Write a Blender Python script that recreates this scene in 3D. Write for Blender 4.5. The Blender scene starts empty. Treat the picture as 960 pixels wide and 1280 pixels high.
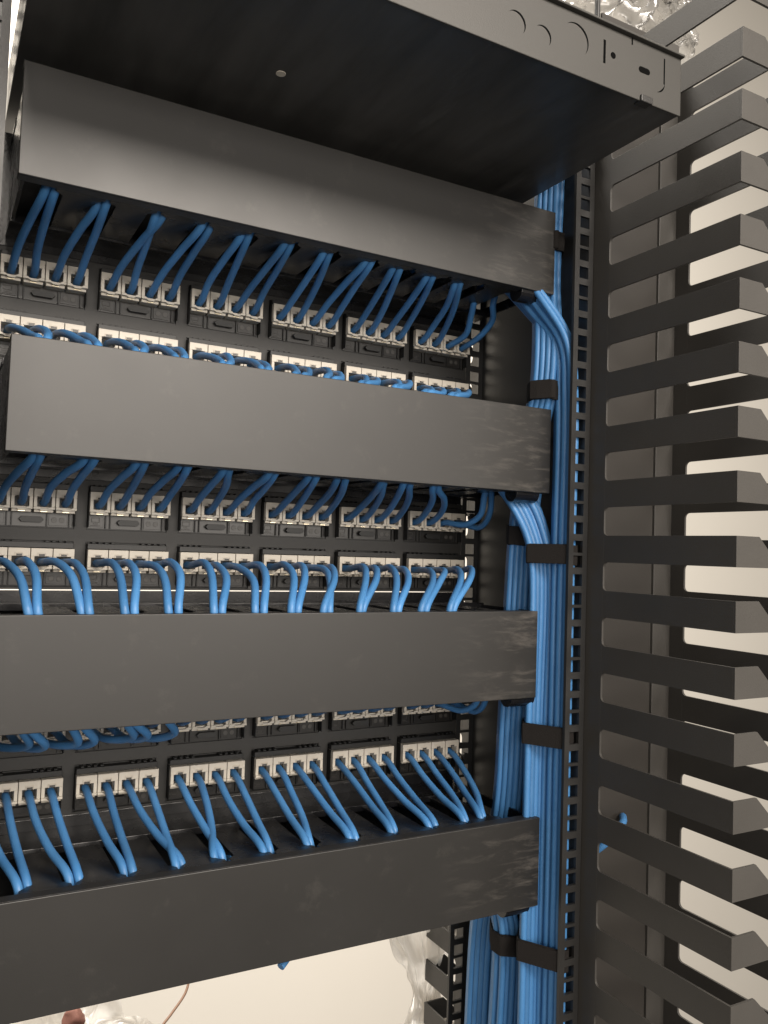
import bpy, bmesh, math, random
from mathutils import Vector, Matrix, noise
random.seed(7)
SC = bpy.context.scene
COL = SC.collection
S = 0.001                                   # everything below is written in millimetres

# ------------------------------------------------------------------ camera
cd = bpy.data.cameras.new("camera")
cam = bpy.data.objects.new("camera", cd); COL.objects.link(cam)
right = Vector((0.87652592, -0.48025186, 0.03256486))
up = Vector((-0.05112912, -0.0256208, 0.99836335))
fwd = Vector((0.47863152, 0.87675637, 0.04701215))
M = Matrix((right, up, -fwd)).transposed().to_4x4()
M.translation = Vector((-270.1, -701.4, -5.8)) * S
cam.matrix_world = M
cd.sensor_fit = 'HORIZONTAL'; cd.sensor_width = 36.0
cd.lens = 36.0 * 1031.8 / 960.0
cd.clip_start = 0.01; cd.clip_end = 100
SC.camera = cam

# ------------------------------------------------------------------ world, lamps, exposure
w = bpy.data.worlds.new("World"); SC.world = w; w.use_nodes = True
bg = w.node_tree.nodes["Background"]
bg.inputs[0].default_value = (1.0, 0.93, 0.84, 1); bg.inputs[1].default_value = 0.24
def area(name, loc, target, sx, sy, power, col):
    l = bpy.data.lights.new(name, 'AREA'); l.shape = 'RECTANGLE'; l.size = sx; l.size_y = sy
    l.energy = power; l.color = col
    o = bpy.data.objects.new(name, l); COL.objects.link(o)
    o.location = loc
    d = Vector(target) - Vector(loc)
    o.rotation_euler = d.to_track_quat('-Z', 'Y').to_euler()
    return o
area("room_lamp", (0.30, -2.3, 1.30), (0.0, 0, 0.05), 1.5, 0.7, 92, (1.0, 0.91, 0.81))
area("front_fill", (-0.15, -2.5, 0.22), (0.0, 0, 0.0), 3.4, 1.1, 60, (1.0, 0.92, 0.83))  # added fill, stands for light bounced off the wall behind the camera
area("aisle_lamp", (-0.2, 0.45, 2.7), (0.2, 2.6, -1.8), 2.6, 0.8, 335, (1.0, 0.955, 0.89))
SC.view_settings.view_transform = 'Standard'; SC.view_settings.look = 'None'
SC.view_settings.exposure = 0.0; SC.view_settings.gamma = 1.0

# ------------------------------------------------------------------ materials
def mat(name, base, rough=0.5, metal=0.0, spec=0.5, var=None, scale=20, rvar=0.0, bump=0.0, bscale=400,
        stretch=(1, 1, 1), scuff=None, scuff_scale=18, sheen=0):
    m = bpy.data.materials.new(name); m.use_nodes = True
    nt = m.node_tree; b = nt.nodes["Principled BSDF"]
    b.inputs['Base Color'].default_value = (*base, 1); b.inputs['Roughness'].default_value = rough
    b.inputs['Metallic'].default_value = metal; b.inputs['Specular IOR Level'].default_value = spec
    tc = nt.nodes.new('ShaderNodeTexCoord'); mp = nt.nodes.new('ShaderNodeMapping')
    mp.inputs['Scale'].default_value = stretch
    oi = nt.nodes.new('ShaderNodeObjectInfo'); ml = nt.nodes.new('ShaderNodeMath'); ml.operation = 'MULTIPLY'; ml.inputs[1].default_value = 37.0
    nt.links.new(oi.outputs['Random'], ml.inputs[0]); nt.links.new(ml.outputs[0], mp.inputs['Location'])
    nt.links.new(tc.outputs['Object'], mp.inputs['Vector'])
    def nz(sc, det=4, rg=0.6):
        n = nt.nodes.new('ShaderNodeTexNoise'); n.inputs['Scale'].default_value = sc
        n.inputs['Detail'].default_value = det; n.inputs['Roughness'].default_value = rg
        nt.links.new(mp.outputs[0], n.inputs['Vector']); return n
    col = None
    if var:
        n = nz(scale); r = nt.nodes.new('ShaderNodeValToRGB')
        r.color_ramp.elements[0].position = 0.3; r.color_ramp.elements[1].position = 0.7
        r.color_ramp.elements[0].color = (*base, 1); r.color_ramp.elements[1].color = (*var, 1)
        nt.links.new(n.outputs['Fac'], r.inputs['Fac']); col = r.outputs['Color']
    if scuff:
        n = nz(scuff_scale, 8, 0.72); r = nt.nodes.new('ShaderNodeValToRGB')
        r.color_ramp.elements[0].position = 0.58; r.color_ramp.elements[1].position = 0.80
        r.color_ramp.elements[0].color = (0, 0, 0, 1); r.color_ramp.elements[1].color = (0.55, 0.55, 0.55, 1)
        nt.links.new(n.outputs['Fac'], r.inputs['Fac'])
        mx = nt.nodes.new('ShaderNodeMixRGB'); mx.inputs['Color2'].default_value = (*scuff, 1)
        if col: nt.links.new(col, mx.inputs['Color1'])
        else: mx.inputs['Color1'].default_value = (*base, 1)
        nt.links.new(r.outputs['Color'], mx.inputs['Fac']); col = mx.outputs[0]
    if col: nt.links.new(col, b.inputs['Base Color'])
    if rvar:
        n = nz(scale * 1.7); mr = nt.nodes.new('ShaderNodeMapRange')
        mr.inputs['From Min'].default_value = 0.3; mr.inputs['From Max'].default_value = 0.7
        mr.inputs['To Min'].default_value = rough - rvar; mr.inputs['To Max'].default_value = rough + rvar
        nt.links.new(n.outputs['Fac'], mr.inputs['Value']); nt.links.new(mr.outputs[0], b.inputs['Roughness'])
    if bump:
        n = nz(bscale, 3); bp = nt.nodes.new('ShaderNodeBump')
        bp.inputs['Strength'].default_value = bump; bp.inputs['Distance'].default_value = 0.0005
        nt.links.new(n.outputs['Fac'], bp.inputs['Height']); nt.links.new(bp.outputs[0], b.inputs['Normal'])
    return m
MT = {}
MT['cover'] = mat('charcoal_cover', (0.0135, 0.0127, 0.0117), 0.43, var=(0.0165, 0.0155, 0.0143), scale=6, rvar=0.03,
                  bump=0.08, bscale=1500, scuff=(0.05, 0.046, 0.041), scuff_scale=42, spec=0.55)
def end_wear(m):
    nt = m.node_tree; b = nt.nodes['Principled BSDF']; src = b.inputs['Base Color'].links[0].from_socket
    tc = nt.nodes.new('ShaderNodeTexCoord'); sp = nt.nodes.new('ShaderNodeSeparateXYZ'); nt.links.new(tc.outputs['Object'], sp.inputs[0])
    mr = nt.nodes.new('ShaderNodeMapRange'); mr.inputs['From Min'].default_value = 0.10; mr.inputs['From Max'].default_value = 0.19
    nt.links.new(sp.outputs['X'], mr.inputs['Value'])
    mp = nt.nodes.new('ShaderNodeMapping'); mp.inputs['Scale'].default_value = (.55, 1, 2.6); mp.inputs['Rotation'].default_value = (0, .6, 0)
    nt.links.new(tc.outputs['Object'], mp.inputs[0])
    oi = nt.nodes.new('ShaderNodeObjectInfo'); ml = nt.nodes.new('ShaderNodeMath'); ml.operation = 'MULTIPLY'; ml.inputs[1].default_value = 91.0
    nt.links.new(oi.outputs['Random'], ml.inputs[0]); nt.links.new(ml.outputs[0], mp.inputs['Location'])
    n = nt.nodes.new('ShaderNodeTexNoise'); n.inputs['Scale'].default_value = 52; n.inputs['Detail'].default_value = 9; n.inputs['Roughness'].default_value = .7
    n.inputs['Distortion'].default_value = .35
    nt.links.new(mp.outputs[0], n.inputs['Vector'])
    r = nt.nodes.new('ShaderNodeValToRGB'); r.color_ramp.elements[0].position = .5; r.color_ramp.elements[1].position = .72
    r.color_ramp.elements[1].color = (.5, .5, .5, 1); nt.links.new(n.outputs['Fac'], r.inputs[0])
    mu = nt.nodes.new('ShaderNodeMath'); mu.operation = 'MULTIPLY'; nt.links.new(mr.outputs[0], mu.inputs[0]); nt.links.new(r.outputs[0], mu.inputs[1])
    mx = nt.nodes.new('ShaderNodeMixRGB'); mx.inputs['Color2'].default_value = (.135, .122, .108, 1)
    nt.links.new(mu.outputs[0], mx.inputs['Fac']); nt.links.new(src, mx.inputs['Color1']); nt.links.new(mx.outputs[0], b.inputs['Base Color'])
end_wear(MT['cover'])
MT['steel'] = mat('black_steel', (0.017, 0.017, 0.017), 0.42, var=(0.023, 0.022, 0.021), scale=12, rvar=0.06, bump=0.3, bscale=1100)
MT['finger'] = mat('finger_steel', (0.044, 0.041, 0.037), 0.50, var=(0.054, 0.050, 0.045), scale=9, rvar=0.05,
                   bump=0.25, bscale=900, scuff=(0.06, 0.056, 0.05), scuff_scale=30)
MT['back'] = mat('back_panel_steel', (0.028, 0.025, 0.022), 0.5, var=(0.034, 0.030, 0.026), scale=5, bump=0.2, bscale=900)
MT['gloss'] = mat('gloss_black', (0.016, 0.016, 0.016), 0.30, var=(0.024, 0.024, 0.023), scale=9, rvar=0.08,
                  scuff=(0.13, 0.125, 0.12), scuff_scale=9)
MT['under'] = mat('smudged_steel_painted_reflections', (0.024, 0.024, 0.023), 0.36, var=(0.075, 0.073, 0.070), scale=26, rvar=0.08, stretch=(1, .16, 1),  # stretched streaks are reflections painted into the colour, mixed with real smudges
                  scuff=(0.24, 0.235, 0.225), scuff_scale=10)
MT['void'] = mat('slot_black', (0.003, 0.003, 0.003), 0.9, spec=0.05, bump=0.05)
MT['duct'] = mat('black_plastic', (0.007, 0.007, 0.008), 0.26, rvar=0.05, scale=20, bump=0.1)
MT['box'] = mat('grey_sheet_steel', (0.031, 0.0293, 0.026), 0.48, var=(0.037, 0.035, 0.031), scale=8, bump=0.2, bscale=900)
MT['panel'] = mat('panel_steel', (0.016, 0.0155, 0.0145), 0.5, var=(0.021, 0.020, 0.0185), scale=14, bump=0.2)
MT['dark'] = mat('recess_black', (0.008, 0.008, 0.008), 0.45, bump=0.1)
MT['white'] = mat('off_white_plastic', (0.56, 0.515, 0.44), 0.42, var=(0.51, 0.465, 0.395), scale=60, bump=0.1)
MT['contact'] = mat('contact_metal', (0.75, 0.66, 0.48), 0.28, metal=1.0, rvar=0.05)
MT['blue'] = mat('blue_jacket', (0.048, 0.172, 0.385), 0.46, var=(0.066, 0.208, 0.440), scale=26, rvar=0.06, bump=0.5, bscale=260)
def vary(m):
    nt = m.node_tree; b = nt.nodes['Principled BSDF']; src = b.inputs['Base Color'].links[0].from_socket
    oi = nt.nodes.new('ShaderNodeObjectInfo'); hs = nt.nodes.new('ShaderNodeHueSaturation'); mr = nt.nodes.new('ShaderNodeMapRange')
    mr.inputs['To Min'].default_value = .86; mr.inputs['To Max'].default_value = 1.14
    nt.links.new(oi.outputs['Random'], mr.inputs['Value']); nt.links.new(mr.outputs[0], hs.inputs['Value'])
    nt.links.new(src, hs.inputs['Color']); nt.links.new(hs.outputs[0], b.inputs['Base Color'])
vary(MT['blue'])
MT['velcro'] = mat('black_velcro', (0.016, 0.014, 0.013), 0.9, bump=1.0, bscale=1500, spec=0.2)
MT['icon'] = mat('label_insert', (0.017, 0.016, 0.015), 0.3, bump=0.1)
MT['icon2'] = mat('label_print', (0.050, 0.047, 0.043), 0.4, bump=0.1)
MT['wall'] = mat('painted_wall', (0.80, 0.75, 0.67), 0.8, var=(0.82, 0.77, 0.69), scale=1.2, bump=0.15, bscale=150, spec=0.2)
MT['metal'] = mat('bare_metal', (0.7, 0.68, 0.64), 0.3, metal=1.0, rvar=0.05)
MT['wire'] = mat('brown_wire', (0.18, 0.10, 0.06), 0.5)
MT['bag'] = mat('grey_bag', (0.50, 0.46, 0.44), 0.5, var=(0.60, 0.56, 0.53), scale=10)
MT['red'] = mat('red_brown_cloth', (0.13, 0.05, 0.035), 0.8, var=(0.2, 0.09, 0.065), scale=30)
def plastic_mat(nm, lo, hi, c0):
    m = bpy.data.materials.new(nm); m.use_nodes = True; nt = m.node_tree
    out = nt.nodes['Material Output']; nt.nodes.remove(nt.nodes['Principled BSDF'])
    tr = nt.nodes.new('ShaderNodeBsdfTransparent'); tl = nt.nodes.new('ShaderNodeBsdfTranslucent')
    tl.inputs[0].default_value = (c0, c0 * .965, c0 * .91, 1)
    df = nt.nodes.new('ShaderNodeBsdfDiffuse'); df.inputs[0].default_value = (c0 * .95, c0 * .915, c0 * .86, 1)
    gl = nt.nodes.new('ShaderNodeBsdfGlossy'); gl.inputs['Roughness'].default_value = 0.18
    a = nt.nodes.new('ShaderNodeMixShader'); a.inputs[0].default_value = 0.5
    nt.links.new(tl.outputs[0], a.inputs[1]); nt.links.new(df.outputs[0], a.inputs[2])
    b = nt.nodes.new('ShaderNodeMixShader'); b.inputs[0].default_value = 0.22
    nt.links.new(a.outputs[0], b.inputs[1]); nt.links.new(gl.outputs[0], b.inputs[2])
    c = nt.nodes.new('ShaderNodeMixShader')
    tc = nt.nodes.new('ShaderNodeTexCoord'); n = nt.nodes.new('ShaderNodeTexNoise'); n.inputs['Scale'].default_value = 30
    n.inputs['Detail'].default_value = 6; nt.links.new(tc.outputs['Object'], n.inputs['Vector'])
    mr = nt.nodes.new('ShaderNodeMapRange'); mr.inputs['To Min'].default_value = lo; mr.inputs['To Max'].default_value = hi
    nt.links.new(n.outputs['Fac'], mr.inputs['Value']); nt.links.new(mr.outputs[0], c.inputs[0])
    nt.links.new(tr.outputs[0], c.inputs[1]); nt.links.new(b.outputs[0], c.inputs[2])
    nt.links.new(c.outputs[0], out.inputs['Surface'])
    return m
MT['plastic'] = plastic_mat('white_wrap', .9, 1.0, .93)
MT['film'] = plastic_mat('clear_film', .40, .95, .34)

# ------------------------------------------------------------------ mesh helpers (millimetres)
class MB:
    def __init__(self): self.v = []; self.f = []; self.mi = []; self.mats = []; self.sm = []
    def slot(self, m):
        if m not in self.mats: self.mats.append(m)
        return self.mats.index(m)
    def add(self, vs, fs, m, smooth=False):
        b = len(self.v); k = self.slot(m)
        self.v += [tuple(p) for p in vs]
        for f in fs: self.f.append(tuple(i + b for i in f)); self.mi.append(k); self.sm.append(smooth)
    def box(self, x0, x1, y0, y1, z0, z1, m):
        vs = [(x, y, z) for x in (x0, x1) for y in (y0, y1) for z in (z0, z1)]
        self.add(vs, [(0, 1, 3, 2), (4, 6, 7, 5), (0, 4, 5, 1), (2, 3, 7, 6), (0, 2, 6, 4), (1, 5, 7, 3)], m)
    def prism(self, poly, axis, a, b, m):
        """poly: 2-D outline; extruded along axis ('x','y','z') from a to b"""
        n = len(poly)
        def P(p, t):
            return {'x': (t, p[0], p[1]), 'y': (p[0], t, p[1]), 'z': (p[0], p[1], t)}[axis]
        vs = [P(p, a) for p in poly] + [P(p, b) for p in poly]
        fs = [tuple(range(n))[::-1], tuple(range(n, 2 * n))] + [(i, (i + 1) % n, n + (i + 1) % n, n + i) for i in range(n)]
        self.add(vs, fs, m)
    def tube(self, pts, r, m, sides=9, caps=True):
        pts = [Vector(p) for p in pts]; n = len(pts)
        rs = r if isinstance(r, (list, tuple)) else [r] * n
        vs = []; fs = []
        t0 = (pts[1] - pts[0]).normalized()
        nrm = t0.orthogonal().normalized()
        for i in range(n):
            t = (pts[min(i + 1, n - 1)] - pts[max(i - 1, 0)]).normalized()
            nrm = (nrm - t * nrm.dot(t)).normalized(); bi = t.cross(nrm)
            for k in range(sides):
                a = 2 * math.pi * k / sides
                vs.append(pts[i] + (nrm * math.cos(a) + bi * math.sin(a)) * rs[i])
        for i in range(n - 1):
            for k in range(sides):
                k2 = (k + 1) % sides
                fs.append((i * sides + k, i * sides + k2, (i + 1) * sides + k2, (i + 1) * sides + k))
        self.add(vs, fs, m, True)
        if caps:
            self.add(vs[:sides], [tuple(range(sides))[::-1]], m); self.add(vs[-sides:], [tuple(range(sides))], m)
    def disc(self, c, r, y0, y1, m, n=20):
        self.prism([(c[0] + r * math.cos(2 * math.pi * i / n), c[1] + r * math.sin(2 * math.pi * i / n)) for i in range(n)], 'y', y0, y1, m)
    def mesh(self, name, bevel=0.0, seg=2):
        me = bpy.data.meshes.new(name)
        me.from_pydata([(a * S, b * S, c * S) for a, b, c in self.v], [], self.f)
        for m in self.mats: me.materials.append(m)
        for p, k, s in zip(me.polygons, self.mi, self.sm): p.material_index = k; p.use_smooth = s
        bm = bmesh.new(); bm.from_mesh(me)
        bmesh.ops.recalc_face_normals(bm, faces=bm.faces)
        if bevel:
            bmesh.ops.remove_doubles(bm, verts=bm.verts, dist=1e-7)
            ed = [e for e in bm.edges if len(e.link_faces) == 2 and e.calc_face_angle(0) > 0.5]
            bmesh.ops.bevel(bm, geom=ed, offset=bevel * S, segments=seg, affect='EDGES', profile=0.5, clamp_overlap=True)
        bm.to_mesh(me); bm.free()
        return me
    def build(self, name, parent=None, bevel=0.0, seg=2):
        return put(name, self.mesh(name, bevel, seg), parent)
def put(name, me, parent=None, loc=(0, 0, 0)):
    o = bpy.data.objects.new(name, me); COL.objects.link(o)
    if parent: o.parent = parent
    o.location = Vector(loc) * S
    return o
def thing(name, label, cat, loc=(0, 0, 0), group=None):
    o = bpy.data.objects.new(name, None); COL.objects.link(o); o.location = Vector(loc) * S
    o.empty_display_size = 0.05
    return tag(o, label, cat, group)
def tag(o, label, cat, group=None):
    o['label'] = label; o['category'] = cat
    if group: o['group'] = group
    return o
def catmull(P, n=7):
    P = [Vector(p) for p in P]; P = [P[0] * 2 - P[1]] + P + [P[-1] * 2 - P[-2]]
    out = []
    for i in range(1, len(P) - 2):
        a, b, c, d = P[i - 1:i + 3]
        t0 = 0; t1 = t0 + max((b - a).length, 1e-3) ** .5; t2 = t1 + max((c - b).length, 1e-3) ** .5; t3 = t2 + max((d - c).length, 1e-3) ** .5
        k = max(2, min(n, int((c - b).length / 4) + 2))
        for j in range(k):
            t = t1 + (t2 - t1) * j / k
            A1 = a * ((t1 - t) / (t1 - t0)) + b * ((t - t0) / (t1 - t0)); A2 = b * ((t2 - t) / (t2 - t1)) + c * ((t - t1) / (t2 - t1))
            A3 = c * ((t3 - t) / (t3 - t2)) + d * ((t - t2) / (t3 - t2))
            B1 = A1 * ((t2 - t) / (t2 - t0)) + A2 * ((t - t0) / (t2 - t0)); B2 = A2 * ((t3 - t) / (t3 - t1)) + A3 * ((t - t1) / (t3 - t1))
            out.append(B1 * ((t2 - t) / (t2 - t1)) + B2 * ((t - t1) / (t2 - t1)))
    out.append(P[-2]); return out
def U(a, b): return random.uniform(a, b)

# ------------------------------------------------------------------ the setting
mb = MB(); mb.box(-9000, 14000, 2600, 2700, -5000, 6000, MT['wall'])
wl = mb.build('wall'); wl['kind'] = 'structure'

# ------------------------------------------------------------------ equipment rack: two deep channel posts
PITCH = 177.8; UH = 44.45
rack = thing('equipment_rack', 'black two-post equipment rack with square-holed deep channel posts', 'rack', (-16, 0, -640))
def flange(xa, xb, y0, y1, zmin, zmax, phase, hx, parent, hole=10.2):
    m = MB(); h = hole / 2
    m.box(xa, hx - h, y0, y1, zmin, zmax, MT['steel']); m.box(hx + h, xb, y0, y1, zmin, zmax, MT['steel'])
    zs = []; base = phase
    k = math.floor((zmin - phase) / UH) - 1
    while True:
        for o in (0, 15.875, 28.575):
            z = phase + k * UH + o
            if zmin + 8 < z < zmax - 8: zs.append(z)
        k += 1
        if phase + k * UH > zmax: break
    zs.sort(); prev = zmin
    for z in zs:
        m.box(hx - h, hx + h, y0, y1, prev, z - h, MT['steel']); prev = z + h
    m.box(hx - h, hx + h, y0, y1, prev, zmax, MT['steel'])
    o = m.build('mounting_flange', parent); o.location = -Vector(parent.parent.location if parent.parent else (0, 0, 0))
    return o
RZ0, RZ1 = -640, 436
def post(side):
    c = -16 if side > 0 else -19.5; x = lambda v: c + side * (v - c)
    m = MB()
    xs = sorted((x(222), x(225))); m.box(xs[0], xs[1], -158, 0, RZ0, RZ1, MT['steel'])
    # rolled front corner of the channel
    p = m.build('rack_post', rack); p.location = -rack.location
    for y0, y1, ph, hx, xa, xb in ((-3, 0, -385.28, 212.1, 202, 222), (-158, -155, -381.0, 215.2, 205, 225.5)):
        if y0 < -100: y0, y1 = -161, -158
        a = sorted((x(xa), x(xb))); 
        f = flange(a[0], a[1], y0, y1, RZ0, RZ1, ph, x(hx), p); f.location = (0, 0, 0)
post(1); post(-1)
def rel(o, root):                            # parts are modelled in place: shift them into the thing's own frame
    o.location = Vector(o.location) - Vector(root.location); return o

# ------------------------------------------------------------------ chassis at the top
BX0, BX1, BY0, BY1, BZ0, BZ1 = -238, 192, -285, 120, 318, 360
box = thing('rack_chassis', 'wide black steel chassis with knock-out circles on its grey front, above the topmost cable cover', 'chassis', (-23, -80, 318))
m = MB(); m.box(BX0 + 1.5, BX1, BY0 + 2, BY1, BZ0 + 1.5, BZ1, MT['gloss']); rel(m.build('body', box, 0.6), box)
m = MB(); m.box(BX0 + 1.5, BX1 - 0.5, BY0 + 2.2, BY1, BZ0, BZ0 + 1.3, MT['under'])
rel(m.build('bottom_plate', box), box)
m = MB(); m.box(BX0, BX1 + 0.6, BY0, BY0 + 1.9, BZ0 - 0.6, BZ1, MT['box']); fp = rel(m.build('front_panel', box, 0.5), box)
m = MB(); m.box(BX0, BX1 + 1.2, BY0 - 3.4, BY0 + 6, BZ1 + 0.1, BZ1 + 1.8, MT['box']); rel(m.build('top_lip', box, 0.5), box)
def arc(cx, cz, r, a0, a1, wd, y0, y1, mt, mbd, n=18):
    poly = [(cx + r * math.cos(a0 + (a1 - a0) * i / n), cz + r * math.sin(a0 + (a1 - a0) * i / n)) for i in range(n + 1)]
    poly += [(cx + (r - wd * math.sin(math.pi * i / n)) * math.cos(a0 + (a1 - a0) * i / n), cz + (r - wd * math.sin(math.pi * i / n)) * math.sin(a0 + (a1 - a0) * i / n)) for i in range(n - 1, 0, -1)]
    mbd.prism(poly, 'y', y0, y1, mt)
yk = BY0 - 0.15
for cx, cz, r in ((42, 336, 8.0), (64, 334.5, 7.2), (92, 341.5, 11.5), (-60, 337, 8), (-120, 337, 8)):
    m = MB(); arc(cx, cz, r, -0.7, 2.3, 1.5, yk, BY0 + 1, MT['void'], m)
    k = m.build('knockout', box); rel(k, box)
m = MB(); m.box(117, 119, yk, BY0 + 1, 333.5, 350, MT['void']); m.disc((126, 341.5), 2.3, yk, BY0 + 1, MT['void'])
rp = []
for i in range(17): a = math.pi / 2 + math.pi * i / 16; rp.append((152.5 + 2.2 * math.cos(a), 340 + 2.2 * math.sin(a)))
for i in range(17): a = -math.pi / 2 + math.pi * i / 16; rp.append((159 + 2.2 * math.cos(a), 340 + 2.2 * math.sin(a)))
m.prism(rp, 'y', yk, BY0 + 1, MT['void'])
m.box(143, 144.2, yk, BY0 + 1, 355, 360, MT['void'])
# outline of the bent corner tab
m.box(174.8, 176, yk, BY0 + 1, 336, 355, MT['void'])
arc(168.5, 336, 7.5, -math.pi / 2, 0, 1.2, yk, BY0 + 1, MT['void'], m)
rel(m.build('slot', box), box)
m = MB(); m.box(152, 163, BY0 - 1.8, BY0 + 6, 316.6, 321.5, MT['steel']); rel(m.build('clip', box, 0.6), box)
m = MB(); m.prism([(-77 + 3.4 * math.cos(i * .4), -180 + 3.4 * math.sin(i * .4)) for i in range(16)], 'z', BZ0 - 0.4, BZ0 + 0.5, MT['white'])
rel(m.build('hole_light_disc', box), box)  # white disc painted in for light showing through a hole

# ------------------------------------------------------------------ horizontal cable managers
ZC = [264.5, 86.7, -91.1, -268.9]
ORD = ['topmost', 'second from the top', 'third from the top', 'lowest']
CXR = [205.2, 205.4, 195.5, 203.2]; CXL = [-233.7, -232.7, -243, -236]
mgr_labels = ['charcoal cable manager with a scuffed cover, directly under the top chassis, topmost of four',
              'charcoal cable manager with scratches at its right end, second of four from the top',
              'charcoal cable manager with a plain level cover, third of four from the top',
              'darkest charcoal cable manager, lowest of four, with the bare wall below it']
SLOT0, SLOTP, NF = -228.5, 35.0, 13
def finger_mesh(sgn):
    # T-shaped duct finger lying in the top (sgn 1) or bottom (sgn -1) plane; local x centre 0
    m = MB(); w0, w1 = 11.0, 16.2
    poly = [(-w0, -46), (-w0, -112), (-w1, -117), (-w1, -127), (w1, -127), (w1, -117), (w0, -112), (w0, -46)]
    m.prism(poly, 'z', 0, -2.4 * sgn, MT['duct'])
    m.box(-w1, w1, -129.2, -127.05, -6 if sgn > 0 else 0, 0 if sgn > 0 else 6, MT['duct'])
    return m.mesh('duct_finger', 0.4)
FM = {1: finger_mesh(1), -1: finger_mesh(-1)}
def base_mesh(top):
    m = MB()
    m.box(-256, 200, -3, -0.2, -43.1, top, MT['duct'])                 # back plate
    for q in (1, -1):
        a, b = sorted((34.6 * q, 37 * q)); m.box(-232, 200, -46, -3.05, a, b, MT['duct'])     # trays behind the fingers
        a, b = sorted((33.2 * q, 38.6 * q)); m.box(-232, 200, -47.5, -46.05, a, b, MT['duct'])  # ridge where the fingers start
    return m.mesh('duct_base', 0.35)
BASE_OPEN, BASE = base_mesh(45.6), base_mesh(46.3)
def end_mesh(sgn):
    m = MB()
    for z0, z1 in ((28, 36.9), (-36.9, -28)):
        m.box(-1.2, 1.2, -127, -3.2, z0, z1, MT['duct'])
    m.box(-1.2, 1.2, -22, -3.2, -27.9, 27.9, MT['duct'])
    # rounded hinge lug behind each end of the cover
    lug = [(-122 + 9 * math.cos(a * math.pi / 10), -37 + 9 * math.sin(a * math.pi / 10)) for a in range(10, 21)]
    lug = [(p[0], p[1]) for p in lug] + [(-113, -30), (-131, -30)]
    m.prism(lug, 'x', -26, -1.3, MT['duct'])
    return m.mesh('end_bracket', 0.3)
EM = end_mesh(1)
lm = MB(); lm.box(-1.2, 1.2, -128, -3.2, -36.9, 36.9, MT['duct']); EL = lm.mesh('end_bracket', 0.4)
for i, zc in enumerate(ZC):
    t = thing('cable_manager', mgr_labels[i], 'cable manager', (-16, 0, zc), 'horizontal cable managers between the patch panels')
    put('duct_base', BASE_OPEN if i == 2 else BASE, t, (16, 0, 0))
    for s in (1, -1):
        for k in range(1, NF - 1):
            put('duct_finger', FM[s], t, (SLOT0 + SLOTP * k + 16 + 17.5 - 17.5, 0, 37 * s))
    put('end_bracket', EM, t, (16 + 198, 0, 0)); put('end_bracket', EL, t, (16 - 230, 0, 0))
    m = MB(); a, b = CXL[i], CXR[i]; hh = 37.3
    m.box(a, b, -133.7, -131.7, -hh, hh, MT['cover'])
    m.box(a, b, -131.65, -122, hh - 1.8, hh, MT['cover']); m.box(a, b, -131.65, -122, -hh, -hh + 1.8, MT['cover'])
    c = m.build('cover', t, 0.5); c.location = Vector((16, 0, 0)) * S

# ------------------------------------------------------------------ patch panels
ZP = [177.1, -0.7, -178.5]; GP = 73.82; GC = [-202.87 + GP * g for g in range(6)]; JP = 16.1
def jack_mesh():
    m = MB(); W = MT['white']; D = MT['dark']
    m.box(-7.75, 7.75, -14, 4, 1.6, 7.8, W)                        # upper plate
    m.box(-7.75, -5.2, -14, 4, -6.2, 1.55, W); m.box(5.2, 7.75, -14, 4, -6.2, 1.55, W)
    m.box(-5.15, 5.15, -6, 3, -6.1, 1.5, D)                        # dark throat
    wave = [(-7.75, -6.25), (-7.75, -8.2), (-3.6, -8.2), (-2.2, -9.3), (2.2, -9.3), (3.6, -8.2), (7.75, -8.2), (7.75, -6.25),
            (4.4, -6.25), (2.6, -7.6), (-2.6, -7.6), (-4.4, -6.25)]
    m.prism(wave, 'y', -14.6, -11.6, W)
    m.box(-7.75, 7.75, -11.5, 3, -8.1, -6.3, W)
    m.box(-7.0, 7.0, -11.0, 0, -10.4, -8.2, W)                     # housing under the lip with its metal shield
    m.box(-2.6, 2.6, -11.9, -11.05, -10.2, -9.35, MT['contact'])
    # latch notch
    for x0, x1, z0, z1 in ((-3.1, -2.3, 1.5, 4.2), (2.3, 3.1, 1.5, 4.2), (-2.25, 2.25, 3.5, 4.2)):
        m.box(x0, x1, -14.7, -14.05, z0, z1, W)
    m.box(-2.2, 2.2, -14.35, -14.02, 1.7, 3.4, MT['icon2'])
    return m.mesh('jack', 0.28, 1)
JM = jack_mesh()
def plate_mesh():
    m = MB()
    m.box(-32.1, 32.1, -1.0, 0.1, -18, 18, MT['dark']); m.box(-34, 34, 0.15, 2, -19.2, 19.2, MT['dark'])
    # ridge with bumps above the jacks
    m.box(-31.6, 31.6, -9, -1.05, 12.6, 17.0, MT['dark'])
    for x in (-27, -22, -17, -12, 12, 17, 22, 27): m.box(x - 1.4, x + 1.4, -8, -1.3, 17.05, 18.2, MT['dark'])
    for x in (-32.0, 31.4): m.box(x, x + 0.6, -9.5, -1.1, -16, 12.4, MT['dark'])
    return m.mesh('faceplate', 0.25, 1)
PM = plate_mesh()
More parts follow.
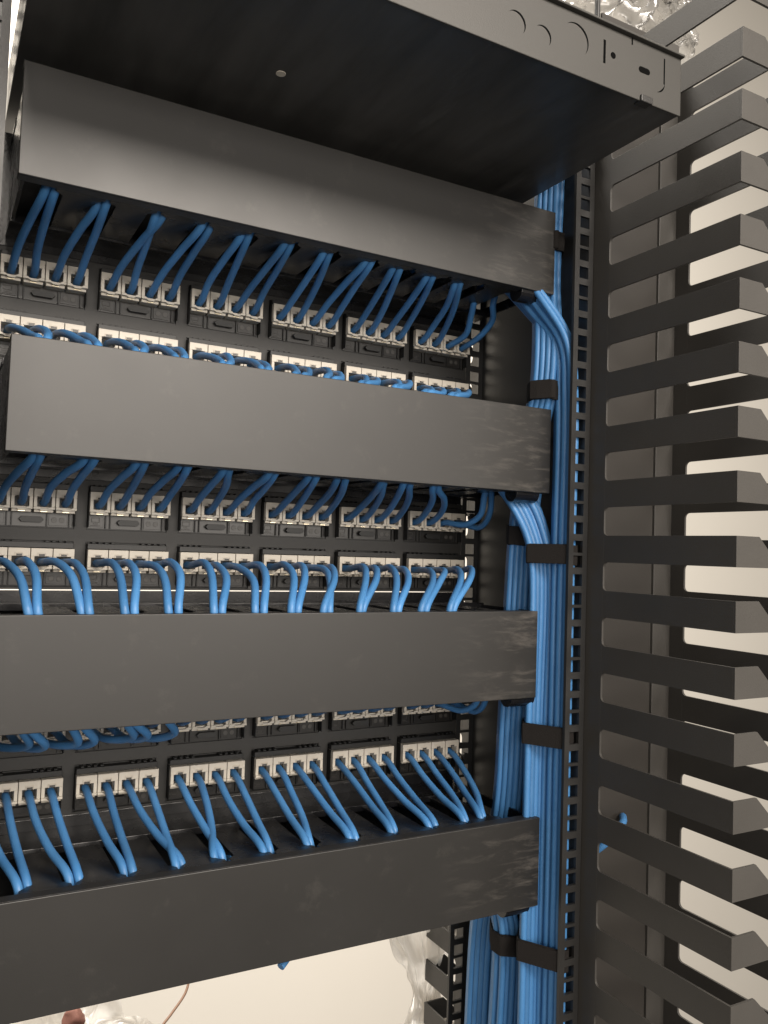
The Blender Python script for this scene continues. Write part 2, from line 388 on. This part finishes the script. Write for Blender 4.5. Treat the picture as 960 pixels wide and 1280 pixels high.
def window_mesh():
    m = MB()
    m.box(-31, 31, -2.0, -1.05, -17.0, -6.2, MT['icon'])
    m.box(-30.5, -19.5, -2.6, -2.05, -15.6, -7.4, MT['icon'])
    for x0, x1 in ((-14.6, -13.6), (-18.2, -17.2), (11.0, 12.0), (27.6, 28.6)): m.box(x0, x1, -3.8, -2.05, -16.6, -6.6, MT['dark'])
    # faint computer symbol, faint pair of round symbols
    for x0, x1, z0, z1 in ((-28.8, -22.2, -8.6, -8.1), (-28.8, -22.2, -12.0, -11.5), (-28.8, -28.2, -11.45, -8.65), (-22.8, -22.2, -11.45, -8.65), (-27.4, -23.6, -13.6, -12.7), (-29.2, -21.8, -14.8, -14.2)):
        m.box(x0, x1, -2.9, -2.65, z0, z1, MT['icon2'])
    m.box(13, 26.5, -2.7, -2.05, -15.8, -7.2, MT['icon'])
    for x in (16.8, 22.6): m.disc((x, -11.5), 2.1, -3.0, -2.75, MT['icon2'], 14)
    m.prism([(-9, -11.5), (-7, -9.2), (7, -9.2), (9, -11.5), (7, -13.8), (-7, -13.8)], 'y', -6, -2.05, MT['dark'])
    return m.mesh('label_window', 0.2, 1)
WM = window_mesh()
pf = MB(); x0, x1 = -257, 225; PH = 44.0
UP = (4.2, 40.2); LO = (-42.4, -5.4)
ex = [GC[g] - 32.3 for g in range(6)] ; ey = [GC[g] + 32.3 for g in range(6)]
pf.box(x0, 201.5, -2.2, 0, UP[1], PH, MT['panel']); pf.box(x0, 201.5, -2.2, 0, -PH, LO[0], MT['panel'])
pf.box(x0, 201.5, -2.2, 0, LO[1], UP[0], MT['panel'])
for lo, hi in (UP, LO):
    e = [x0] + ey
    s = ex + [201.5]
    for a, b in zip(e, s):
        if b - a > 0.2: pf.box(a, b, -2.2, 0, lo, hi, MT['panel'])
# right ear with square openings left free in front of the post holes
pf.box(x0, 201.5, -2.2, 8, PH + 0.02, PH + 0.25, MT['panel'])
PF = pf.mesh('panel_frame', 0)
rows_name = ['topmost', 'second', 'third', 'fourth', 'fifth', 'lowest']
pl = ['dark patch panel with two rows of off-white jacks between the topmost and second covers',
      'dark patch panel with fully visible off-white jacks between the second and third covers',
      'dark patch panel with its upper jack row hidden behind the third cover']
for i, zp in enumerate(ZP):
    t = thing('patch_panel', pl[i], 'patch panel', (-16, 0, zp), 'patch panels in the rack')
    put('panel_frame', PF, t, (16, 0, 0))
    for zo in (22.2, -23.9):
        for g in range(6):
            f = put('faceplate', PM, t, (GC[g] + 16, 0, zo))
            put('label_window', WM, f)
            for j in range(4):
                put('jack', JM, f, ((j - 1.5) * JP, 0, 4.4))
    m = MB(); m.prism([(4.2 * math.cos(a * .4), 4.2 * math.sin(a * .4)) for a in range(16)], 'y', -7.5, -3.2, MT['steel'])
    s_ = m.build('mounting_screw', t, 0.6); s_.location = Vector((212.1 + 16, 0, -31.7 if i != 1 else 31.7)) * S

# ------------------------------------------------------------------ vertical cable manager with fingers
FP, FZ, FH = 46.2, 290.2, 22.3
vcm = thing('vertical_cable_manager', 'black double-sided vertical cable manager with a comb of bent-tip fingers along the right side', 'cable manager', (276, -80, -640))
VX0, VX1 = 226.2, 325
def finger(xw, bend, ys):
    """one finger: base at y=ys[0], tip at ys[1], local z 0 = top edge; bend is +1 / -1 in x"""
    m = MB(); r = 4.0; y0, y1 = ys; d = 1 if y1 > y0 else -1
    P = [(y0, r)]
    for i in range(1, 6): a = i / 5 * math.pi / 2; P.append((y0 + d * r * (1 - math.cos(a)) if False else y0 + d * r * math.sin(a), r * (1 - math.sin(a)) if False else r - r * (1 - math.cos(a)) if False else r * (1 - math.sin(a))))
    P = [(y0 + d * r * (1 - math.cos(t * math.pi / 10)), r * (1 - math.sin(t * math.pi / 10))) for t in range(6)]
    Q = [(p[0], -FH - p[1]) for p in P][::-1]
    poly = P + [(y1, 0), (y1, -FH)] + Q
    xa, xb = sorted((xw, xw + 2.0 * bend))
    m.prism(poly, 'x', xa, xb, MT['finger'])
    X = lambda v: xw + bend * v
    tip = [(X(0), 0), (X(24.5), 0), (X(43), -17.5), (X(43), -FH), (X(0), -FH)]
    m.prism(tip, 'y', y1 + d * 0.02, y1 + d * 2.0, MT['finger'])
    return m.mesh('finger', 0.8)
FL = finger(VX0, 1, (-180, -309)); FR = finger(VX1, -1, (-180, -309))
RL = finger(VX0, 1, (22, 78)); RR = finger(VX1, -1, (22, 78))
N0, N1 = -3, 19
for me, nm in ((FL, 0), (FR, 0), (RL, 0), (RR, 0)):
    for n in range(N0, N1):
        o = put('finger', me, vcm); o.location = Vector((0, 0, FZ - n * FP)) * S - Vector(vcm.location)
ZT = FZ - N0 * FP + 4.0; ZB = FZ - (N1 - 1) * FP - FH - 4
for xw, b in ((VX0, 1), (VX1, -1)):
    xa, xb = sorted((xw, xw + 2.0 * b))
    m = MB(); m.box(xa, xb, -180, 22, ZB, ZT, MT['finger']); rel(m.build('side_plate', vcm, 0.3), vcm)
    # webs between finger roots are the side plate itself
m = MB(); m.box(VX0 + 2.1, 300.5, -163, -161, ZB, 478, MT['back']); rel(m.build('back_panel', vcm), vcm)
m = MB(); m.box(301.3, VX1 - 2.1, -165, -161, ZB, 478, MT['finger']); rel(m.build('corner_strip', vcm, 0.5), vcm)

# ------------------------------------------------------------------ cables
R0 = 3.0
def hexpts(cx, cy, rx, ry, p=5.1):
    out = []
    for a in range(-12, 13):
        for b in range(-12, 13):
            x = (a + 0.5 * (b & 1)) * p; y = b * p * 0.866
            q = (x / rx) ** 2 + (y / ry) ** 2
            out.append((q, cx + x, cy + y))
    out.sort(); return out
def shape(n, cx, cy, rx, ry):
    pts = hexpts(0, 0, rx, ry)[:n]
    return [(cx + a[1], cy + a[2]) for a in pts]
# cross-sections in the side channel (x, y)
def bundleR():
    p = 4.55; out = []
    for a in range(0, 10):
        for b in range(0, 18):
            x = 219 - a * p - (p / 2 if b & 1 else 0); y = -154 + b * p * .866
            if x < 208.5 and y < -127: continue        # room for the cover ends
            out.append((max(0, y + 131 - 1.2 * (x - 190)) * 5 + math.hypot((x - 211) * .8, (y + 131)), x, y))
    out.sort(); return [(q[1], q[2]) for q in out[:40]]
shapeR = bundleR()
shapeR.sort(key=lambda a: -(a[0] * 0.72 - a[1] * 0.69))   # rear/right part first
R_A, R_C = shapeR[:16], shapeR[16:]
def offs(n, rx, ry, p=5.4): return shape(n, 0, 0, rx, ry)
T_OFF = offs(22, 12, 14)
D_OFF = offs(24, 12, 15)
F_OFF = offs(24, 12, 14)

cab_mesh_count = 0
def cable(path, label, group, r=R0):
    m = MB(); m.tube(catmull(path, 8), r, MT['blue'], 9)
    o = m.build('network_cable'); return tag(o, label, 'cable', group)
def jx(k): return GC[k // 4] + (k % 4 - 1.5) * JP
ends = {
 'A': [-212, -178, -139, -105, -74.5, -40, -7, 30, 57, 90, 119, 163],
 'C': [-211, -178, -143, -114, -81, -45, -12, 14, 52, 74, 104, 141],
 'D': [-211, -179, -150, -120, -88, -58, -29, -3, 27, 56, 84, 111],
 'F': [-207, -175, -140, -105, -76, -39, -4, 33, 70, 106, 140, 158],
}
ends['B'] = ends['D']; ends['E'] = ends['C']
ordw = ['rightmost', 'second', 'third', 'fourth', 'fifth', 'sixth', 'seventh', 'eighth', 'ninth', 'tenth', 'eleventh', 'twelfth', 'thirteenth', 'fourteenth',
        'fifteenth', 'sixteenth', 'seventeenth', 'eighteenth', 'nineteenth', 'twentieth', 'twenty-first', 'twenty-second', 'twenty-third', 'twenty-fourth']
def lab(k, row):
    n = 23 - k; rn = {'A': 'topmost', 'B': 'second', 'C': 'third', 'D': 'fourth', 'E': 'fifth', 'F': 'lowest'}[row]
    pos = 'the rightmost jack' if n == 0 else 'the %s jack from the right' % ordw[n]
    how = {'A': 'rising from', 'C': 'rising from', 'E': 'rising from', 'B': 'bending down from', 'D': 'arching down from', 'F': 'sloping down from'}[row]
    return 'blue cable %s %s of the %s jack row' % (how, pos, rn)
rowz = {'A': (177.1 + 23.4, 0), 'B': (177.1 - 22.6, 1), 'C': (-0.7 + 23.4, 1), 'D': (-0.7 - 22.6, 2), 'E': (-178.5 + 23.4, 2), 'F': (-178.5 - 22.6, 3)}
for row in 'ABCDEF':
    z0, mi = rowz[row]; zc = ZC[mi]; upw = row in 'ACE'
    for k in range(24):
        xj = jx(k); pr_ = k // 2
        if not k & 1: swap = random.random() < .08
        e = ends[row][pr_] + (2.7 if (k & 1) != swap else -2.7) + U(-1, 1); jit = U(-1.2, 1.2)
        s = 1 if upw else -1; zed = zc - s * 37          # plane of the duct fingers crossed
        dx = e - xj
        yend = -109 + U(-3, 3)
        lift = U(-2, 2)
        if row in 'ACE':
            P = [(xj, -4, z0), (xj + .3, -15, z0 + 1.5), (xj + dx * .13 + jit, -40 + U(-2, 2), z0 + 9.8 + lift * .6), (xj + dx * .52 + jit, -76, z0 + 19 + lift * .4), (e, yend, zed + 1)]
        elif row == 'B':
            P = [(xj, -4, z0), (xj + .5, -18, z0 - .5), (xj + dx * .22 + 3 + jit, -48 + U(-4, 4), z0 - 6 + lift), (xj + dx * .62 + 3, -88 + U(-3, 3), z0 - 19 + lift), (e, -116 + U(-2, 2), zed + 1)]
        elif row == 'D':
            P = [(xj, -4, z0), (xj + .5, -20, z0 + .5), (xj + dx * .22 + 2 + jit, -58 + U(-5, 5), z0 + 1.5 + lift), (xj + dx * .62 + 2, -100 + U(-3, 3), z0 - 8 + lift), (e, -126 + U(-2, 2), zed + 2)]
        else:
            P = [(xj, -4, z0), (xj + .3, -15, z0 - 2), (xj + dx * .13 + jit, -40 + U(-2, 2), z0 - 11 + lift * .6), (xj + dx * .50 + jit, -76, z0 - 21.5 + lift * .4), (e, yend, zed + 1)]
        # inside the duct
        odd = k & 1
        if row == 'E' and k < 7:
            P[2] = (xj + 6, -38, z0 - 1 - U(0, 3)); P[3] = (xj + dx * .5 + 16, -80, z0 + 10 - U(0, 4))
        if row == 'A' and pr_ == 11:
            P = P[:2] + [(xj + 2, -38, z0 + 7), (xj + (3 if odd else -6), -58, z0 + 19), (xj - (7 if odd else 12), -72, zed + 2)]
        if row in 'CE' and pr_ == 11:
            P = P[:2] + [(xj + 7, -40, z0 - .5 - 2 * odd), (xj + (4 if odd else 10), -60, z0 + 9), (xj + (-3 if odd else 6), -72, zed + 1)]
        yr = U(-98, -45); zr = zc + U(-20, 20)
        last = P[-1]
        if row in 'ACEF':
            P.append((min(last[0] + 2.5, 183), last[1] - 4.0, zed + s * 11)); P.append((min(last[0] + 7, 184), last[1] - 2, zed + s * 23))
        else:
            P.append((min(last[0] + 5, 183), last[1] * .93, zed + s * 13))
        P.append((min(last[0] + 28, 178 + 8 * random.random()), yr * .6 + last[1] * .4, zr * .6 + (zed + s * 16) * .4))
        if last[0] + 60 < 150: P.append((last[0] + 60, yr, zr))
        if row in 'BDE' or (row == 'A' and k % 3 == 1):
            P.append((178, yr, zr))
        else:
            P.append((max(172, P[-1][0] + 1), yr, zr))
            if row == 'A':
                bx, by = R_A[k - (k + 1) // 3]
                P.pop(); P += [(max(150, P[-1][0] - 12), -88 + (by + 134) * .8, zc - 6), (176, -104 + (by + 142) * 1.3, zc - 20 + (bx - 204) * .3), (bx - 17, -120 + (by + 142) * 1.35, zc - 50 + (bx - 204) * .3), (bx - 4, by * .9 - 13, zc - 84), (bx, by, zc - 130)]
                if True: P += [(bx, by, z) for z in (-20, -200, -350, -480, -640)]
            elif row == 'C':
                bx, by = R_C[k]
                P.pop(); P += [(max(140, P[-1][0] - 20), -92 + (by + 126) * .9, zc - 8), (166, -100 + (by + 126) * 1.25, zc - 20 + (bx - 195) * .35), (bx - 14, -113 + (by + 126) * 1.15, zc - 48 + (bx - 195) * .3), (bx - 3, by + 4, zc - 76), (bx, by, zc - 100)]
                P += [(bx, by, z) for z in (-160, -300, -460, -640)]
            elif row == 'D':
                ox, oy = D_OFF[k]
                P += [(190, -78 + oy * .5, zc - 6), (200 + ox, -70 + oy, zc - 50), (206 + ox, -72 + oy, zc - 95), (206 + ox, -62 + oy, zc - 180), (205 + ox, -42 + oy, zc - 300), (205 + ox, -38 + oy, -640)]
            elif row == 'F':
                ox, oy = F_OFF[k]
                P.pop(); P += [(max(150, P[-1][0] - 12), -80 + oy * .8, zc - 8 + ox * .3), (180, -86 + oy * .9, zc - 26 + ox * .3), (198 + ox * .8, -90 + oy, zc - 54 + ox * .3), (203 + ox, -91 + oy, zc - 84), (203 + ox, -90 + oy, zc - 140), (203 + ox, -84 + oy, zc - 220), (203 + ox, -72 + oy, -640)]
        cable(P, lab(k, row), 'blue cables plugged into the patch panels')
for k, (ox, oy) in enumerate(T_OFF):
    P = [(210 + ox, -121 + oy, 470), (210 + ox, -120 + oy, 400), (210 + ox, -118 + oy, 320), (211 + ox, -115 + oy, 240), (208 + ox, -122 + oy, 195), (206 + ox, -122 + oy, 145), (206 + ox, -110 + oy, 108),
         (206 + ox, -103 + oy, 60), (205 + ox, -97 + oy, 10), (204 + ox, -94 + oy, -60), (203 + ox, -91 + oy, -160), (203 + ox, -86 + oy, -235), (205 + ox, -56 + oy, -340), (206 + ox, -48 + oy, -430), (206 + ox, -46 + oy, -640)]
    o = cable(P, 'blue cable in the bundle that comes down from above, right of the topmost cover', 'blue cables of the bundle from above')

# hook-and-loop straps round the bundles
def hull(pts):
    pts = sorted(set(pts))
    def half(ps):
        h = []
        for p in ps:
            while len(h) > 1 and (h[-1][0] - h[-2][0]) * (p[1] - h[-2][1]) - (h[-1][1] - h[-2][1]) * (p[0] - h[-2][0]) <= 0: h.pop()
            h.append(p)
        return h
    a = half(pts); b = half(pts[::-1]); return a[:-1] + b[:-1]
def strap(centres, cz, h, label, tilt=0.0):
    circ = [(x + (R0 + .3) * math.cos(i * .3927), y + (R0 + .3) * math.sin(i * .3927)) for x, y in centres for i in range(16)]
    H = hull(circ); n = len(H)
    cx = sum(p[0] for p in H) / n; cy = sum(p[1] for p in H) / n
    m = MB(); vs = []; fs = []
    for i, p in enumerate(H):
        d = Vector((p[0] - cx, p[1] - cy)).normalized(); wv = .5 * math.sin(i * .7)
        for rr, zz in ((0, 0), (1.7, 0), (2.1, h * .5), (1.7, h), (0, h)):
            vs.append((p[0] + d.x * rr, p[1] + d.y * rr, cz - h / 2 + zz + tilt * (p[1] - cy) + wv))
    for i in range(n):
        j = (i + 1) % n
        for q in range(5): fs.append((i * 5 + q, i * 5 + (q + 1) % 5, j * 5 + (q + 1) % 5, j * 5 + q))
    m.add(vs, fs, MT['velcro'], False)
    # the lapped end of the strap, seen on the open side
    i0 = min(range(n), key=lambda q: H[q][0] * 1.2 + H[q][1]); vs = []; fs = []; ln = n // 4
    for q in range(ln):
        p = H[(i0 - ln // 2 + q) % n]; d = Vector((p[0] - cx, p[1] - cy)).normalized()
        for rr, zz in ((2.2, .8), (3.3, .8), (3.3, h - .3), (2.2, h - .3)): vs.append((p[0] + d.x * rr, p[1] + d.y * rr, cz - h / 2 + zz + tilt * (p[1] - cy)))
    for q in range(ln - 1):
        for r in range(4): fs.append((q * 4 + r, q * 4 + (r + 1) % 4, q * 4 + 4 + (r + 1) % 4, q * 4 + 4 + r))
    fs += [(0, 1, 2, 3), tuple((ln - 1) * 4 + r for r in (3, 2, 1, 0))]
    m.add(vs, fs, MT['velcro'], False)
    o = m.build('cable_strap'); return tag(o, label, 'strap', 'black straps round the cable bundles')
def at(off, x, y): return [(x + a, y + b) for a, b in off]
strap(at(T_OFF, 210.4, -116.5), 277, 17, 'black fabric strap beside the right end of the topmost cover')
strap(at(T_OFF, 206, -121.5), 141, 17, 'black fabric strap just above the right end of the second cover')
strap(at(T_OFF, 205, -97.5), 12, 17, 'black fabric strap below the second cover, left and higher of the two there', .1)
strap(shapeR, -4, 17, 'black fabric strap below the second cover, right and lower of the two there')
strap(shapeR, -160, 18, 'black fabric strap just below the right end of the third cover')
strap(at(F_OFF, 203, -90.5), -350, 18, 'black fabric strap below the lowest cover, left of its neighbour strap', 0.05)
strap(shapeR, -344, 18, 'black fabric strap below the lowest cover, nearest the holed rail')

# loose blue ends
m = MB(); m.tube(catmull([(14, -96, -292), (2, -104, -300), (-14, -112, -309), (-27, -119, -316.5)], 8), 3.0, MT['blue'], 10)
tag(m.build('network_cable'), 'short blue cable end poking out under the lowest cover', 'cable')
m = MB(); m.tube(catmull([(268, -166, -229), (260, -174, -231), (240, -176, -244), (234, -170, -252)], 8), 3.2, MT['blue'], 10)
tag(m.build('network_cable'), 'blue cable glimpsed behind the right-hand black fingers', 'cable')
m = MB(); m.tube([(226.5, -158.5, 437), (226.5, -158.5, 800)], 2.6, MT['steel'], 10)
tag(m.build('threaded_rod'), 'thin dark rod standing up behind the top chassis', 'rod')

# ------------------------------------------------------------------ plastic wrap behind the rack
def crumple(name, fn, nu, nv, label, amp, seed, closed=False, fscale=0.02, mt='plastic'):
    vs = []; fs = []
    for i in range(nu):
        for j in range(nv):
            p = Vector(fn(i / (nu - 1), j / (nv - 1 if not closed else nv)))
            q = p * fscale + Vector((seed, seed * .7, 0))
            d = Vector((noise.noise(q), noise.noise(q + Vector((31, 7, 3))), noise.noise(q + Vector((5, 57, 13)))))
            d2 = Vector((noise.noise(q * 2.7), noise.noise(q * 2.7 + Vector((31, 7, 3))), noise.noise(q * 2.7 + Vector((5, 57, 13)))))
            rdg = (1 - abs(noise.noise(q * 1.6))) ** 3
            vs.append(p + (d + d2 * .5) * amp + Vector((0, -1, 0)) * rdg * amp * .6)
    w = nv if closed else nv - 1
    for i in range(nu - 1):
        for j in range(w):
            k = (j + 1) % nv
            fs.append((i * nv + j, i * nv + k, (i + 1) * nv + k, (i + 1) * nv + j))
    m = MB(); m.add(vs, fs, MT[mt], True)
    return tag(m.build(name), label, 'plastic wrap')
def lower_bag(u, v):
    a = 2 * math.pi * v; z = -388 - 260 * u
    prof = [(0, 50), (.2, 38), (.36, 20), (.43, 14), (.49, 19), (.62, 34), (1.0, 52)]
    r = 50
    for (a0, r0), (a1, r1) in zip(prof, prof[1:]):
        if a0 <= u <= a1: r = r0 + (r1 - r0) * (u - a0) / (a1 - a0)
    r *= 1 + .10 * math.sin(7 * a + 5 * u) + .07 * math.sin(17 * a + 2 * u) + .05 * math.sin(29 * a)
    return (240 + 4 * math.sin(3 * u) + r * math.cos(a), 104 + .7 * r * math.sin(a), z)
crumple('plastic_wrap', lower_bag, 70, 130, 'white plastic wrap twisted like a neck, behind the rack below the lowest cover', 7, 3.1, True)
def upper_wrap(u, v): return (170 + 560 * u, 230 + 60 * math.sin(6 * u) + 30 * math.cos(5 * v), 560 + 420 * v)
crumple('plastic_wrap', upper_wrap, 120, 90, 'crumpled clear plastic wrap above and behind the top chassis', 26, 9.4, mt='film', fscale=0.03)

# things far below the lowest cover
def low_bag(u, v): return (-150 + 330 * u, 900 + 40 * math.sin(5 * u) + 30 * v, -1080 + (250 - 70 * (u - .35) ** 2 * 8 * .5) * v)
crumple('plastic_wrap', low_bag, 60, 40, 'greyish plastic sheet low in the far background under the lowest cover', 16, 21.3)
def blob(u, v):
    a = math.pi * u; b = 2 * math.pi * v
    return (-12 + 20 * math.sin(a) * math.cos(b), 840 + 14 * math.sin(a) * math.sin(b), -842 + 26 * math.cos(a))
o = crumple('cloth', blob, 18, 24, 'small reddish-brown cloth far below the left end of the lowest cover', 5, 4.4, True, .05)
o.data.materials.clear(); o.data.materials.append(MT['red']); o['category'] = 'cloth'
m = MB(); m.tube(catmull([(190, 830, -800), (178, 815, -822), (150, 800, -845), (128, 790, -862), (110, 780, -900)], 8), 2.4, MT['wire'], 8)
tag(m.build('wire'), 'thin brown wire curving past the pale wall under the lowest cover', 'wire')
